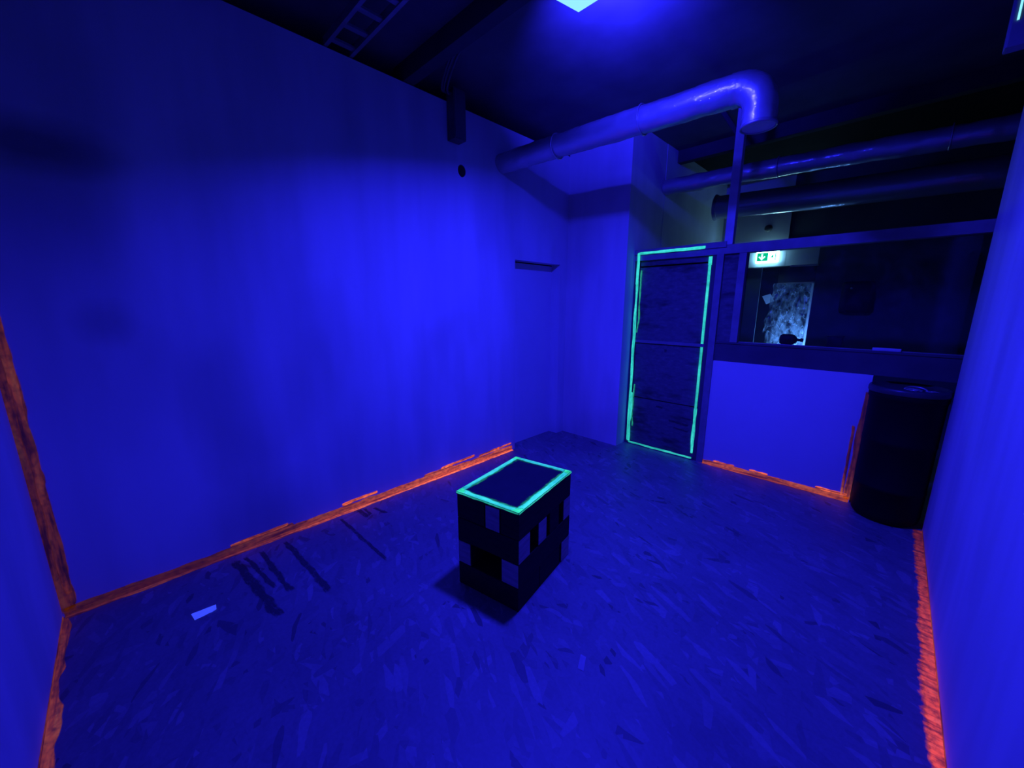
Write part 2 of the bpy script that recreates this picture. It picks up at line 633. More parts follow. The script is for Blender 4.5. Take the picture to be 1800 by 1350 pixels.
def ribbon(name, P, n, width, m, parent, glow_level, rag=0.5, seed=0, rows=5, length=1.0, fade=(0.35, 0.35), lift=0.0012, endfade=0.02):
    """a brushed stroke: P(s, t) gives the surface point (s along in metres, t across 0..1 of the
    local width(s)); ragged rim, thickness from a closed slab"""
    bm = bmesh.new()
    la = {k: bm.verts.layers.float.new(k) for k in ('su', 'sv', 'glow_level', 'edge')}
    grid = []
    for i in range(n + 1):
        s = length * i / n
        w0, w1 = width(s)
        c = glow_level(s) if callable(glow_level) else glow_level
        row = []
        for j in range(rows):
            t = j / (rows - 1)
            off = w0 + (w1 - w0) * t
            v = bm.verts.new(P(s, off))
            e = 1.0
            if fade[0] > 0:
                e = min(e, t / fade[0])
            if fade[1] > 0:
                e = min(e, (1 - t) / fade[1])
            if endfade > 0:
                e = min(e, s / endfade, (length - s) / endfade)
            v[la['su']] = s + seed * 3.1
            v[la['sv']] = off + seed * 0.37
            v[la['glow_level']] = c
            v[la['edge']] = max(0.0, min(1.0, e))
            row.append(v)
        grid.append(row)
    for a, b in zip(grid, grid[1:]):
        for j in range(rows - 1):
            bm.faces.new((a[j], a[j + 1], b[j + 1], b[j]))
    me = bpy.data.meshes.new(name)
    bmesh.ops.recalc_face_normals(bm, faces=bm.faces)
    bm.to_mesh(me)
    bm.free()
    me.materials.append(m)
    o = bpy.data.objects.new(name, me)
    COL.objects.link(o)
    if parent:
        o.parent = parent
        o.matrix_parent_inverse = parent.matrix_world.inverted()
    return o


def nz(s, seed, sc=1.0):
    return noise.noise(Vector((s * sc, seed * 7.13, 1.7)))


# ------------------------------------------------------------------ room shell
XL, XR = -2.87, 0.35
YN, YP = -0.42, 4.05
ZC = 3.36
T = 0.13

floor = struct(box('floor', -3.4, 1.4, -0.7, 9.2, -0.08, 0.0, M_FLOOR))
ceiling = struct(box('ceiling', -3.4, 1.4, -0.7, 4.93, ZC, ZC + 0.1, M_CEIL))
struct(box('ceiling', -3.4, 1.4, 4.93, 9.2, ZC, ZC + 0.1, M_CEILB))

# left wall with the recessed doorway and the round cable hole
ZW = 3.225
HY, HZ, HR, HS = 2.29, 2.735, 0.05, 0.09
DY0, DY1, DZ = 2.955, 3.71, 2.05
bm = bmesh.new()
for (y0, y1, z0, z1) in [(YN - T, HY - HS, 0, ZW), (HY + HS, DY0, 0, ZW), (HY - HS, HY + HS, 0, HZ - HS), (HY - HS, HY + HS, HZ + HS, ZW),
                         (DY0, DY1, DZ, ZW), (DY1, YP + 0.2, 0, ZW)]:
    add_box(bm, XL - T, XL, y0, y1, z0, z1)
# ring from the square patch to the round hole, then the bore
SEG = 32
sq, ci, cb = [], [], []
for k in range(SEG):
    a = 2 * math.pi * k / SEG + math.pi / 4
    c, s_ = math.cos(a), math.sin(a)
    q = HS / max(abs(c), abs(s_))
    sq.append(bm.verts.new((XL, HY + c * q, HZ + s_ * q)))
    ci.append(bm.verts.new((XL, HY + c * HR * 0.85, HZ + s_ * HR)))
    cb.append(bm.verts.new((XL - T, HY + c * HR * 0.85, HZ + s_ * HR)))
for k in range(SEG):
    j = (k + 1) % SEG
    bm.faces.new((sq[k], sq[j], ci[j], ci[k]))
    bm.faces.new((ci[k], ci[j], cb[j], cb[k]))
wall_left = struct(finish('wall_left', bm, M_WALL))
tube('hole_dark_plug', [(XL - T, HY, HZ), (XL - 0.003, HY, HZ)], HR * 0.84, M_HOLE, wall_left, 24)  # black plug put in for the shade inside the hole
box('hole_shade_backing', XL - T - 0.02, XL - T, HY - 0.1, HY + 0.1, HZ - 0.1, HZ + 0.1, M_HOLE, wall_left)

wall_near = struct(box('wall_front', XL, XR, YN - T, YN, 0, ZW, M_WALL_R))
wall_right = struct(box('wall_right', XR, XR + 0.1, YN - T, 3.87, 0, ZW, M_WALL_R))
# boxed-in corner right of the doorway
wall_alcove = struct(box('wall_corner', XL, -2.10, 3.84, 6.75, 0, ZC, M_WALL))

# recessed door in the left wall
door_1 = struct(box('door_1', XL - T - 0.03, XL - T + 0.005, DY0, DY1, 0, DZ - 0.012, M_PANEL))
box('door_gap_shade', XL - T - 0.04, XL - T - 0.03, DY0, DY1, DZ - 0.012, DZ, M_HOLE, door_1)

# ------------------------------------------------------------------ partition
part = struct(empty('wall_partition', (0, YP, 0)))
box('lower_panel', -1.265, -0.064, YP - 0.02, YP + 0.03, 0.0, 1.065, M_PANEL, part)
struct(box('trim_5', -1.215, XR + 0.45, YP - 0.012, YP + 0.05, 1.065, 1.235, M_SILL))
struct(box('trim_6', -1.215, XR + 0.45, YP - 0.02, YP + 0.12, 1.235, 1.25, M_SILL))
struct(box('trim_7', -2.10, XR + 0.45, YP - 0.03, YP + 0.07, 2.055, 2.135, M_STILE))
box('stile', -1.275, -1.215, YP - 0.035, YP + 0.07, 0.0, 2.055, M_STILE, part)
box('infill_board', -1.215, -1.09, YP + 0.0, YP + 0.03, 1.25, 2.055, M_DBOARD, part)
box('mullion', -1.09, -1.03, YP - 0.025, YP + 0.07, 1.25, 2.055, M_STILE, part)
box('lintel_strip', -2.10, -1.20, YP - 0.045, YP - 0.03, 2.115, 2.165, M_STILE, part)
# upright post from the door jamb up to the ceiling
box('post', -1.225, -1.155, YP - 0.035, YP + 0.035, 2.135, ZC, M_POST, part, 0.004)
bm = bmesh.new()
add_tube(bm, [(-1.19, YP, 3.02), (-1.40, YP, 3.34)], 0.022, 8)
finish('post_brace', bm, M_JOIST, part)

# window pane of the partition
win = struct(empty('window_1', (-0.3, YP + 0.03, 1.25)))
box('window_pane', -1.03, XR + 0.45, YP + 0.03, YP + 0.036, 1.25, 2.055, M_GLASS, win)
box('glazing_bead', -1.03, XR + 0.45, YP + 0.018, YP + 0.029, 1.25, 1.257, M_STEEL, win)

# ------------------------------------------------------------------ glow-framed door
door_2 = struct(empty('door_2', (-1.67, YP, 0)))
DX0, DX1 = -2.045, -1.315
fr0 = box('door_jamb', -2.10, DX0, YP - 0.02, YP + 0.06, 0, 2.10, M_SILL, door_2)
box('door_jamb', DX1, -1.275, YP - 0.02, YP + 0.06, 0, 2.055, M_SILL, door_2)
for (z0, z1, dy) in [(0.02, 0.555, 0.0), (0.565, 1.185, 0.006), (1.205, 1.985, -0.003), (2.0, 2.055, 0.004)]:
    box('door_board', DX0, DX1, YP + dy, YP + 0.03 + dy, z0, z1, M_DBOARD, door_2, 0.003)
box('door_batten', DX0, DX1, YP - 0.014, YP + 0.0, 1.185, 1.215, M_STILE, door_2, 0.002)
box('door_shade_backing', DX0, DX1, YP + 0.037, YP + 0.05, 0.0, 2.055, M_HOLE, door_2)
# dark scuffs near the foot of the door
for k, (cx_, cz, lw, lh) in enumerate([(-1.50, 0.37, 0.24, 0.035), (-1.47, 0.30, 0.18, 0.028), (-1.72, 0.50, 0.10, 0.03), (-1.42, 0.43, 0.14, 0.022), (-1.70, 1.12, 0.05, 0.05)]):
    ribbon('scuff', lambda s, o_, cx_=cx_, cz=cz, lw=lw: (cx_ - lw / 2 + s, YP - 0.004, cz - 0.08 * s + o_), 10,
           lambda s, lh=lh: (-lh / 2, lh / 2), M_SMEAR, door_2, 1.0, seed=k + 20, length=lw, fade=(0.3, 0.3))


def pstrip_x(name, x0, x1, y, zc, half, m, parent, glow_level, seed, n=60, jag=0.35, fade=(0.22, 0.22), slope=0.0):
    L = x1 - x0
    return ribbon(name, lambda s, o_: (x0 + s, y, zc + slope * s + o_), n,
                  lambda s: (-half * (1 + jag * nz(s, seed, 9)), half * (1 + jag * nz(s, seed + 1, 9))), m, parent, glow_level, seed=seed, length=L, fade=fade)


def pstrip_z(name, x, y, z0, z1, half, m, parent, glow_level, seed, n=80, jag=0.4, fade=(0.22, 0.22), lean=0.0):
    L = z1 - z0
    return ribbon(name, lambda s, o_: (x + lean * s + o_, y, z0 + s), n,
                  lambda s: (-half * (1 + jag * nz(s, seed, 6)), half * (1 + jag * nz(s, seed + 1, 6))), m, parent, glow_level, seed=seed, length=L, fade=fade)


yf = YP - 0.0225
pstrip_x('glow_paint_stroke', -2.055, -1.375, YP - 0.0465, 2.128, 0.016, M_TEAL, door_2, 1.0, 31, jag=0.2)
pstrip_z('glow_paint_stroke', -2.052, YP - 0.047, 1.80, 2.14, 0.019, M_TEAL, door_2, 1.0, 32)
pstrip_z('glow_paint_stroke', -2.058, yf, 0.03, 1.86, 0.017, M_TEAL, door_2, 0.95, 33, jag=0.55)
pstrip_z('glow_paint_stroke', -2.048, yf - 0.001, 0.02, 0.62, 0.021, M_TEAL, door_2, 0.8, 37, jag=0.6)
pstrip_z('glow_paint_haze', -2.020, YP - 0.0055, 0.20, 0.72, 0.024, M_TEAL_HAZE, door_2, 0.5, 34, jag=0.8, fade=(0.1, 0.9))
pstrip_z('glow_paint_haze', -2.020, YP - 0.0055, 1.28, 1.97, 0.024, M_TEAL_HAZE, door_2, 0.5, 35, jag=0.8, fade=(0.1, 0.9))
pstrip_z('glow_paint_stroke', -1.338, YP - 0.006, 0.06, 0.56, 0.017, M_TEAL, door_2, 0.8, 36, jag=0.5)
pstrip_x('glow_paint_stroke', -2.05, -1.32, YP - 0.030, 0.022, 0.012, M_TEAL, door_2, 0.7, 38, jag=0.5)
box('door_sill', -2.06, -1.31, YP - 0.029, YP - 0.002, 0.0, 0.03, M_SILL, door_2)
# the smooth right-hand strip with its thicker head
bm = bmesh.new()
la = {k: bm.verts.layers.float.new(k) for k in ('su', 'sv', 'glow_level', 'edge')}
add_box(bm, -1.350, -1.326, YP - 0.012, YP - 0.004, 0.50, 1.965, 0.003)
add_box(bm, -1.353, -1.321, YP - 0.014, YP - 0.004, 1.965, 2.045, 0.004)
for v in bm.verts:
    v[la['su']] = v.co.z
    v[la['sv']] = v.co.x * 0.3
    v[la['glow_level']] = 0.72 if v.co.z < 1.95 else 1.0
    v[la['edge']] = 1.0
finish('glow_painted_strip', bm, M_TEAL, door_2)

# ------------------------------------------------------------------ orange painted skirting strokes
def rag(seed, base, amp, sc):
    return lambda s: base + amp * nz(s, seed, sc)


# left wall foot (on the wall), lamp falloff put into the glow: dim near corner, bright towards the doorway
def glow_left(s):
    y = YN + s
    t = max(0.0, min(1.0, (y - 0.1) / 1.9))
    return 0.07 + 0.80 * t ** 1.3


LW = DY0 - YN - 0.04
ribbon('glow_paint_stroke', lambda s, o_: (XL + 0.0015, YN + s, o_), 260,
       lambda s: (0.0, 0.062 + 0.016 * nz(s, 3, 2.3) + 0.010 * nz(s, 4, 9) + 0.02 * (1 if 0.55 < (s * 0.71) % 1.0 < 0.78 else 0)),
       M_ORANGE, wall_left, lambda s: 0.62 * glow_left(s), seed=1, length=LW, fade=(0.0, 0.32), rows=7)
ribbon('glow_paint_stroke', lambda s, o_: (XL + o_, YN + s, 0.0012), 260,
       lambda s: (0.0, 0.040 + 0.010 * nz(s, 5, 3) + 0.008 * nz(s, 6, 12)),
       M_ORANGE, floor, lambda s: 1.45 * glow_left(s), seed=2, length=LW, fade=(0.0, 0.7), rows=6)
for k, (y0, L, z, h, c) in enumerate([(0.30, 0.35, 0.062, 0.012, 0.30), (1.02, 0.30, 0.068, 0.014, 0.85), (1.95, 0.42, 0.078, 0.013, 1.0), (2.42, 0.30, 0.066, 0.015, 1.0), (2.68, 0.22, 0.075, 0.010, 1.0)]):
    ribbon('glow_paint_stroke', lambda s, o_, y0=y0, z=z: (XL + 0.0022, y0 + s, z + 0.03 * s + o_), 24,
           lambda s, h=h, k=k: (-h * (1 + 0.4 * nz(s, k, 14)), h * (1 + 0.4 * nz(s, k + 9, 14))), M_ORANGE, wall_left, c, seed=40 + k, length=L, fade=(0.3, 0.25))
# near corner, upright stroke on the left wall, kept dim to mimic weak lamp light
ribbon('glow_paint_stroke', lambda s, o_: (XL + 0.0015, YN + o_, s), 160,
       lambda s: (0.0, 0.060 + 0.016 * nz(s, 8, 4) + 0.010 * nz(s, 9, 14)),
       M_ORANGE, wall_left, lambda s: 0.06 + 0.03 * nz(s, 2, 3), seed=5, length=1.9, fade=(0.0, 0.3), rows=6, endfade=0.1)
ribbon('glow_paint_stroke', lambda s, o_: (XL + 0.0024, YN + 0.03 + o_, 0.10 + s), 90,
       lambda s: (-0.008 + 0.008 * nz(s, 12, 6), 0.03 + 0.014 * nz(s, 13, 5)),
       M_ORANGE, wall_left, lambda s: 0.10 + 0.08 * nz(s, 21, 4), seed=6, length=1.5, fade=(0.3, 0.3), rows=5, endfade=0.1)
# foot of the near wall, dragged on the floor
ribbon('glow_paint_stroke', lambda s, o_: (XL + s, YN + o_, 0.0014), 140,
       lambda s: (0.0, 0.028 + 0.030 * max(0, s - 0.35) + 0.016 * nz(s, 15, 5) + 0.012 * nz(s, 16, 15)),
       M_ORANGE, floor, lambda s: 0.08 + 0.12 * min(1, s), seed=7, length=2.3, fade=(0.0, 0.4), rows=6)
ribbon('glow_paint_stroke', lambda s, o_: (XL + s, YN + 0.0015, o_), 90,
       lambda s: (0.0, 0.022 + 0.006 * nz(s, 17, 6)), M_ORANGE, wall_near, 0.13, seed=8, length=2.3, fade=(0.0, 0.5), rows=4)

# foot of the white panel under the window
PX0, PX1 = -1.265, -0.064
ribbon('glow_paint_stroke', lambda s, o_: (PX0 + s, YP - 0.0215, o_), 90,
       lambda s: (0.0, 0.050 + 0.010 * nz(s, 18, 5) + 0.008 * nz(s, 19, 16)), M_ORANGE, part, 0.36, seed=9, length=PX1 - PX0, fade=(0.0, 0.3), rows=6)
ribbon('glow_paint_stroke', lambda s, o_: (PX0 + s, YP - 0.02 - o_, 0.0014), 90,
       lambda s: (0.0, 0.022 + 0.02 * max(0, s - 0.9) + 0.008 * nz(s, 20, 12)), M_ORANGE, floor, 0.42, seed=10, length=PX1 - PX0, fade=(0.0, 0.6), rows=5)
for k, (x0, L, z, h) in enumerate([(-1.12, 0.20, 0.052, 0.009), (-0.80, 0.16, 0.055, 0.009), (-0.30, 0.22, 0.055, 0.014)]):
    ribbon('glow_paint_stroke', lambda s, o_, x0=x0, z=z: (x0 + s, YP - 0.0225, z + o_), 18,
           lambda s, h=h, k=k: (-h, h * (1 + 0.5 * nz(s, k, 20))), M_ORANGE, part, 1.0, seed=50 + k, length=L, fade=(0.3, 0.3))
# upright stroke along the panel's free edge
ribbon('glow_paint_stroke', lambda s, o_: (PX1 - o_, YP - 0.0215, s), 100,
       lambda s: (0.0, 0.050 * (1 - 0.35 * s) + 0.012 * nz(s, 22, 8)), M_ORANGE, part, lambda s: 0.03 + 0.5 * math.exp(-s / 0.10), seed=11, length=0.95, fade=(0.0, 0.5), rows=6, endfade=0.06)
ribbon('glow_paint_stroke', lambda s, o_: (PX1 - 0.045 - o_, YP - 0.0228, 0.04 + s), 60,
       lambda s: (0.0, 0.026 + 0.012 * nz(s, 23, 10)), M_ORANGE, part, lambda s: 0.045 + 0.6 * math.exp(-s / 0.08), seed=12, length=0.62, fade=(0.3, 0.5), rows=5, endfade=0.05)

# right-hand side of the floor: broad strokes dragged out from the wall
def glow_right(s):  # full glow at the near end, dropping towards the far end
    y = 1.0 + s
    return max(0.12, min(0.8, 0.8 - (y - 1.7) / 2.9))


def wr(s):
    b = 0.066 + 0.030 * nz(s, 24, 3.1) + 0.016 * nz(s, 25, 17) + 0.008 * nz(s, 27, 40)
    b += 0.030 * math.exp(-((s - 1.05) / 0.30) ** 2)
    return (0.0, max(0.022, b))


ribbon('glow_paint_stroke', lambda s, o_: (XR - o_, 1.0 + s, 0.0013), 300, wr, M_ORANGE_FLOOR, floor, glow_right, seed=13, length=2.86, fade=(0.0, 0.95), rows=8)
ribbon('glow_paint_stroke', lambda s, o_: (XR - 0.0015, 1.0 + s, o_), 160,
       lambda s: (0.0, 0.018 + 0.006 * nz(s, 26, 5)), M_ORANGE, wall_right, lambda s: 0.55 * glow_right(s), seed=14, length=2.86, fade=(0.0, 0.6), rows=4)
ribbon('glow_paint_stroke', lambda s, o_: (XR + o_, 3.8715, 0.02 + s), 60,
       lambda s: (0.0, 0.05), M_ORANGE, wall_right, 0.12, seed=15, length=0.75, fade=(0.0, 0.4), rows=4)

# dark dry-brush strokes on the floor
for k, (x0, x1, y0, y1, wd) in enumerate([(-2.80, -2.06, 0.305, 0.375, 0.036), (-2.80, -2.30, 0.36, 0.42, 0.02), (-2.80, -2.21, 0.445, 0.475, 0.026), (-2.80, -2.06, 0.59, 0.63, 0.028),
                                          (-2.82, -2.08, 0.975, 0.99, 0.018), (-2.86, -2.64, 1.125, 1.14, 0.03), (-2.80, -2.60, 1.23, 1.27, 0.022), (-2.84, -2.66, 1.18, 1.16, 0.018)]):
    ribbon('dry_brush_stroke', lambda s, o_, x0=x0, x1=x1, y0=y0, y1=y1: (x0 + s, y0 + (y1 - y0) * s / (x1 - x0) + o_, 0.0011), 60,
           lambda s, wd=wd, k=k: (-wd * (1 + 0.5 * nz(s, 60 + k, 12)), wd * (1 + 0.5 * nz(s, 70 + k, 12))), M_SMEAR, floor, 1.0, seed=60 + k, length=x1 - x0, fade=(0.3, 0.3), endfade=0.05)
# ------------------------------------------------------------------ ceiling timber
for k, y in enumerate([-0.22, 0.62, 1.80, 4.95]):
    struct(box('trim_%d' % (k + 1), XL - T, 1.3, y - 0.045, y + 0.045, 3.23, ZC, M_JOIST))

# cable ladder under the ceiling
lad = tag(empty('cable_ladder', (-1.6, 1.27, 3.25)), 'dark cable ladder with rungs running under the ceiling out of the left wall', 'cable ladder')
for y in (1.20, 1.365):
    box('side_rail', XL - 0.01, 0.2, y - 0.012, y + 0.012, 3.232, 3.28, M_STEEL, lad)
xr_ = -2.80
while xr_ < 0.15:
    box('rung', xr_ - 0.02, xr_ + 0.02, 1.212, 1.353, 3.240, 3.255, M_STEEL, lad)
    xr_ += 0.19

# dark trunking hanging on the left wall, with the loose cables above it
tr_ = tag(empty('cable_trunking', (XL + 0.05, 2.205, 2.93)), 'short dark box trunking dropping down the top of the left wall', 'trunking')
box('trunking_body', XL, XL + 0.10, 2.145, 2.265, 2.93, 3.30, M_DARK, tr_, 0.006)
box('trunking_cover', XL + 0.10, XL + 0.106, 2.150, 2.260, 2.94, 3.28, M_DARK, tr_, 0.002)
for k, (dy, dz) in enumerate([(0.0, 0.0), (0.03, 0.03), (-0.02, 0.055)]):
    pts = [(XL + 0.05 + 0.01 * k, 2.15, 3.27 - dz * 0.2)]
    for q in range(1, 9):
        t = q / 8
        pts.append((XL + 0.05 + 0.5 * t * t, 2.15 - 0.30 * t + dy, 3.27 - 0.05 * math.sin(math.pi * t) + 0.02 * t))
    c = tube('cable', pts, 0.008, M_DARK, tr_, 8)

# ------------------------------------------------------------------ foil ducts
def duct(name, axis_pts, r, m, label, wr_=0.004, seg=28, sub=60):
    root = empty(name, axis_pts[0])
    return root


def resample(pts, n):
    pts = [Vector(p) for p in pts]
    d = [0]
    for a, b in zip(pts, pts[1:]):
        d.append(d[-1] + (b - a).length)
    out = []
    for i in range(n + 1):
        s = d[-1] * i / n
        j = 0
        while j < len(d) - 2 and d[j + 1] < s:
            j += 1
        t = (s - d[j]) / (d[j + 1] - d[j])
        out.append(pts[j].lerp(pts[j + 1], t))
    return out


def wrinkled_tube(name, pts, r, m, parent, seg=36, amp=0.004, fr=(9, 3), caps=False):
    bm = bmesh.new()
    rings = add_tube(bm, pts, r, seg, caps)
    for p, ring in zip(pts, rings):
        p = Vector(p)
        for v in ring:
            d = (v.co - p)
            n_ = noise.noise(v.co * fr[0]) * 0.65 + noise.noise(v.co * fr[0] * 2.7) * 0.35
            v.co = p + d * (1 + amp / r * n_ * 2)
    return finish(name, bm, m, parent, True)


d1 = tag(empty('foil_duct', (-1.8, 2.77, 2.87)), 'crinkled silver foil duct from the left wall ending in a downturned elbow', 'duct')
RD = 0.088
straight = [(-2.95, 2.775, 2.905), (-2.4, 2.772, 2.89), (-1.8, 2.77, 2.868), (-1.2, 2.768, 2.848), (-0.86, 2.767, 2.838)]
wrinkled_tube('duct_pipe', resample(straight, 90), RD, M_FOIL, d1, amp=0.0045)
elb = []
cxe, cze, re_ = -0.86, 2.708, 0.13
for k in range(0, 15):
    a = math.pi / 2 * (1 - k / 14)
    elb.append((cxe + re_ * math.cos(a), 2.767, cze + re_ * math.sin(a)))
elb.append((cxe + re_ + 0.002, 2.767, 2.64))
elb.append((cxe + re_ + 0.003, 2.767, 2.615))
wrinkled_tube('duct_elbow', resample([(-0.885, 2.767, 2.8385)] + elb, 34), RD + 0.002, M_FOIL, d1, amp=0.003, fr=(14, 3))
xe = cxe + re_ + 0.003
bm = bmesh.new()
add_lathe(bm, [(RD - 0.004, 0.012), (RD - 0.002, -0.006), (RD + 0.006, -0.008), (RD + 0.007, 0.004), (RD + 0.004, 0.012)], (xe, 2.767, 2.608), 36, False)
finish('duct_rim', bm, M_STEEL, d1, True)
bm = bmesh.new()
add_lathe(bm, [(RD - 0.004, 0.0), (0.03, 0.001), (0.001, 0.0012)], (xe, 2.767, 2.606), 36, False)
finish('duct_end_film', bm, M_POST, d1, True)
# straps hanging the duct from the joists
for xs in (-2.2, -1.45):
    zc = 2.905 + (xs + 2.95) * -0.032
    bm = bmesh.new()
    add_tube(bm, [(xs, 2.77 + (RD + 0.006) * math.cos(a), zc + (RD + 0.006) * math.sin(a)) for a in [2 * math.pi * q / 24 for q in range(25)]], 0.006, 6, False)
    finish('duct_band', bm, M_FOIL, d1, True)

d2 = tag(empty('foil_duct', (-0.9, 4.62, 2.87)), 'long foil duct crossing behind the upright post, below the ceiling', 'duct')
RD2 = 0.083
pts2 = resample([(-2.09, 4.62, 2.905), (-0.9, 4.62, 2.875), (0.2, 4.62, 2.83), (0.94, 4.62, 2.805)], 110)
wrinkled_tube('duct_pipe', pts2, RD2, M_FOIL2, d2, amp=0.007, fr=(7, 3))
for xs in (-1.0, 0.1):
    zc = 2.875 - (xs + 0.9) * 0.038
    bm = bmesh.new()
    add_tube(bm, [(xs, 4.62 + (RD2 + 0.006) * math.cos(a), zc + (RD2 + 0.006) * math.sin(a)) for a in [2 * math.pi * q / 24 for q in range(25)]], 0.006, 6, False)
    finish('duct_band', bm, M_FOIL2, d2, True)

d3 = tag(empty('metal_duct', (-0.8, 5.6, 2.75)), 'wide dark metal duct with open end, lowest of the three ducts', 'duct')
RD3 = 0.135
pts3 = resample([(-1.80, 5.55, 2.80), (-0.8, 5.55, 2.755), (0.2, 5.55, 2.73), (0.94, 5.55, 2.71)], 60)
wrinkled_tube('duct_pipe', pts3, RD3, M_FOIL2, d3, amp=0.002, fr=(3, 3))
bm = bmesh.new()
add_tube(bm, [(-1.835, 5.55, 2.802), (-1.80, 5.55, 2.80)], [RD3 + 0.02, RD3 + 0.001], 32, False)
finish('duct_collar', bm, M_STEEL, d3, True)
bm = bmesh.new()
add_tube(bm, [(-1.72, 5.55, 2.80), (-1.70, 5.55, 2.80)], RD3 - 0.006, 24, True)
finish('duct_inner_disc', bm, M_HOLE, d3)  # black disc closing the duct just inside its open end

# ------------------------------------------------------------------ flood lamp
lamp = tag(empty('flood_lamp', LAMP), 'square black light flood lamp glowing under the ceiling', 'lamp')
QM = LN.to_track_quat('-Z', 'Y').to_matrix().to_4x4()
LM = Matrix.Translation(LAMP) @ QM


def lampbox(name, x0, x1, y0, y1, z0, z1, m, bevel=0.0, extra=None):
    bm = bmesh.new()
    add_box(bm, x0, x1, y0, y1, z0, z1, bevel)
    bmesh.ops.transform(bm, matrix=LM if extra is None else extra, verts=bm.verts)
    return finish(name, bm, m, lamp)


lampbox('housing', -0.118, 0.118, -0.118, 0.118, 0.0, 0.055, M_DARK, 0.008)
lampbox('lens', -0.114, 0.114, -0.114, 0.114, -0.026, 0.0, M_LENS, 0.003)
for k in range(6):
    lampbox('cooling_fin', -0.1 + k * 0.038, -0.092 + k * 0.038, -0.09, 0.09, 0.055, 0.085, M_DARK)
box('mounting_bracket', LAMP.x - 0.13, LAMP.x - 0.122, LAMP.y - 0.02, LAMP.y + 0.02, 3.05, 3.225, M_DARK, lamp)
box('mounting_bracket', LAMP.x + 0.122, LAMP.x + 0.13, LAMP.y - 0.02, LAMP.y + 0.02, 3.05, 3.225, M_DARK, lamp)
box('mounting_plate', LAMP.x - 0.13, LAMP.x + 0.13, LAMP.y - 0.02, LAMP.y + 0.10, 3.222, 3.229, M_DARK, lamp)

lamp2 = tag(empty('wall_lamp', (0.25, 2.5, 2.55)), 'dark boxy lamp housing high on the right wall at the frame edge', 'lamp')
box('housing', 0.145, XR, 2.50, 2.56, 2.545, 2.90, M_LAMPH, lamp2, 0.006)
box('lens', 0.160, 0.166, 2.496, 2.501, 2.63, 2.86, M_LENS2, lamp2)

# ------------------------------------------------------------------ block table
tb = tag(empty('block_table', (-1.4625, 1.526, 0)), 'low table of stacked black timber blocks with a glowing green edged top', 'table')
ang = R(10.4)
TM = Matrix.Translation((-1.4625, 1.526, 0)) @ Matrix.Rotation(ang, 4, 'Z')
SX, SY, TH = 0.415, 0.597, 0.578
LH = (TH - 0.016) / 4


def tblock(name, x0, x1, y0, y1, z0, z1, m, bevel=0.003, parent=None):
    bm = bmesh.new()
    add_box(bm, x0, x1, y0, y1, z0, z1, bevel)
    bmesh.ops.transform(bm, matrix=TM, verts=bm.verts)
    return finish(name, bm, m, parent or tb)


BW = 0.098
hx, hy = SX / 2, SY / 2


def lay_long(i, fr_, raw):
    """blocks along the table's long side; fr_ = list of (x0,x1)"""
    z0 = i * LH
    for k, (x0, x1) in enumerate(fr_):
        b_ = tblock('timber_block', -hx + x0, -hx + x1, -hy + 0.002, hy - 0.002, z0, z0 + LH - 0.002, M_BEAM)
        if k in raw:
            tblock('end_grain', -hx + x0 + 0.003, -hx + x1 - 0.003, -hy - 0.0005, -hy + 0.004, z0 + 0.003, z0 + LH - 0.005, M_ENDG, 0.0, b_)


def lay_short(i, fr_, raw):
    z0 = i * LH
    for k, (y0, y1) in enumerate(fr_):
        b_ = tblock('timber_block', -hx + 0.002, hx - 0.002, -hy + y0, -hy + y1, z0, z0 + LH - 0.002, M_BEAM)
        if k in raw:
            tblock('end_grain', hx - 0.004, hx + 0.0005, -hy + y0 + 0.003, -hy + y1 - 0.003, z0 + 0.003, z0 + LH - 0.005, M_ENDG, 0.0, b_)


lay_short(0, [(0.0, 0.22), (0.225, 0.47), (0.49, 0.597)], [2])
lay_long(1, [(0.0, 0.092), (0.305, 0.415)], [0, 1])
lay_short(2, [(0.0, 0.113), (0.20, 0.293), (0.335, 0.45), (0.505, 0.597)], [0, 1, 3])
lay_long(3, [(0.0, 0.192), (0.20, 0.296), (0.30, 0.415)], [1])
top = tblock('table_top', -hx - 0.002, hx + 0.002, -hy - 0.002, hy + 0.002, TH - 0.016, TH, M_TOPB, 0.002)


def top_strip(ax, seed, glow_level):
    """painted rim on the table top: ragged towards the middle"""
    L = SX if ax in ('s', 'n') else SY

    def P(s, o_):
        if ax == 's':
            p = (-hx + s, -hy + o_)
        elif ax == 'n':
            p = (-hx + s, hy - o_)
        elif ax == 'w':
            p = (-hx + o_, -hy + s)
        else:
            p = (hx - o_, -hy + s)
        return TM @ Vector((p[0], p[1], TH + 0.0016))
    ribbon('glow_paint_rim', P, 60, lambda s: (-0.001, 0.036 + 0.008 * nz(s, seed, 10) + 0.006 * nz(s, seed + 1, 30) + 0.02 * math.exp(-min(s, L - s) / 0.025)),
           M_TEAL, top, glow_level, seed=seed, length=L, fade=(0.0, 0.62), rows=7, endfade=0)

    ribbon('glow_paint_haze', lambda s, o_: P(s, o_) + Vector((0, 0, -0.0009)), 40, lambda s: (0.0, 0.080 + 0.012 * nz(s, seed + 7, 12)), M_TEAL_HAZE, top, glow_level * 0.5, seed=seed + 7, length=L, fade=(0.0, 1.0), rows=7, endfade=0)

    def P2(s, o_):
        d = 0.0032
        if ax == 's':
            p = (-hx + s, -hy - d)
        elif ax == 'n':
            p = (-hx + s, hy + d)
        elif ax == 'w':
            p = (-hx - d, -hy + s)
        else:
            p = (hx + d, -hy + s)
        return TM @ Vector((p[0], p[1], TH - o_))
    ribbon('glow_paint_drip', P2, 50, lambda s: (0.0, 0.010 + 0.004 * nz(s, seed + 3, 18)), M_TEAL, top, glow_level * 0.6, seed=seed + 5, length=L, fade=(0.0, 0.4), rows=3, endfade=0)


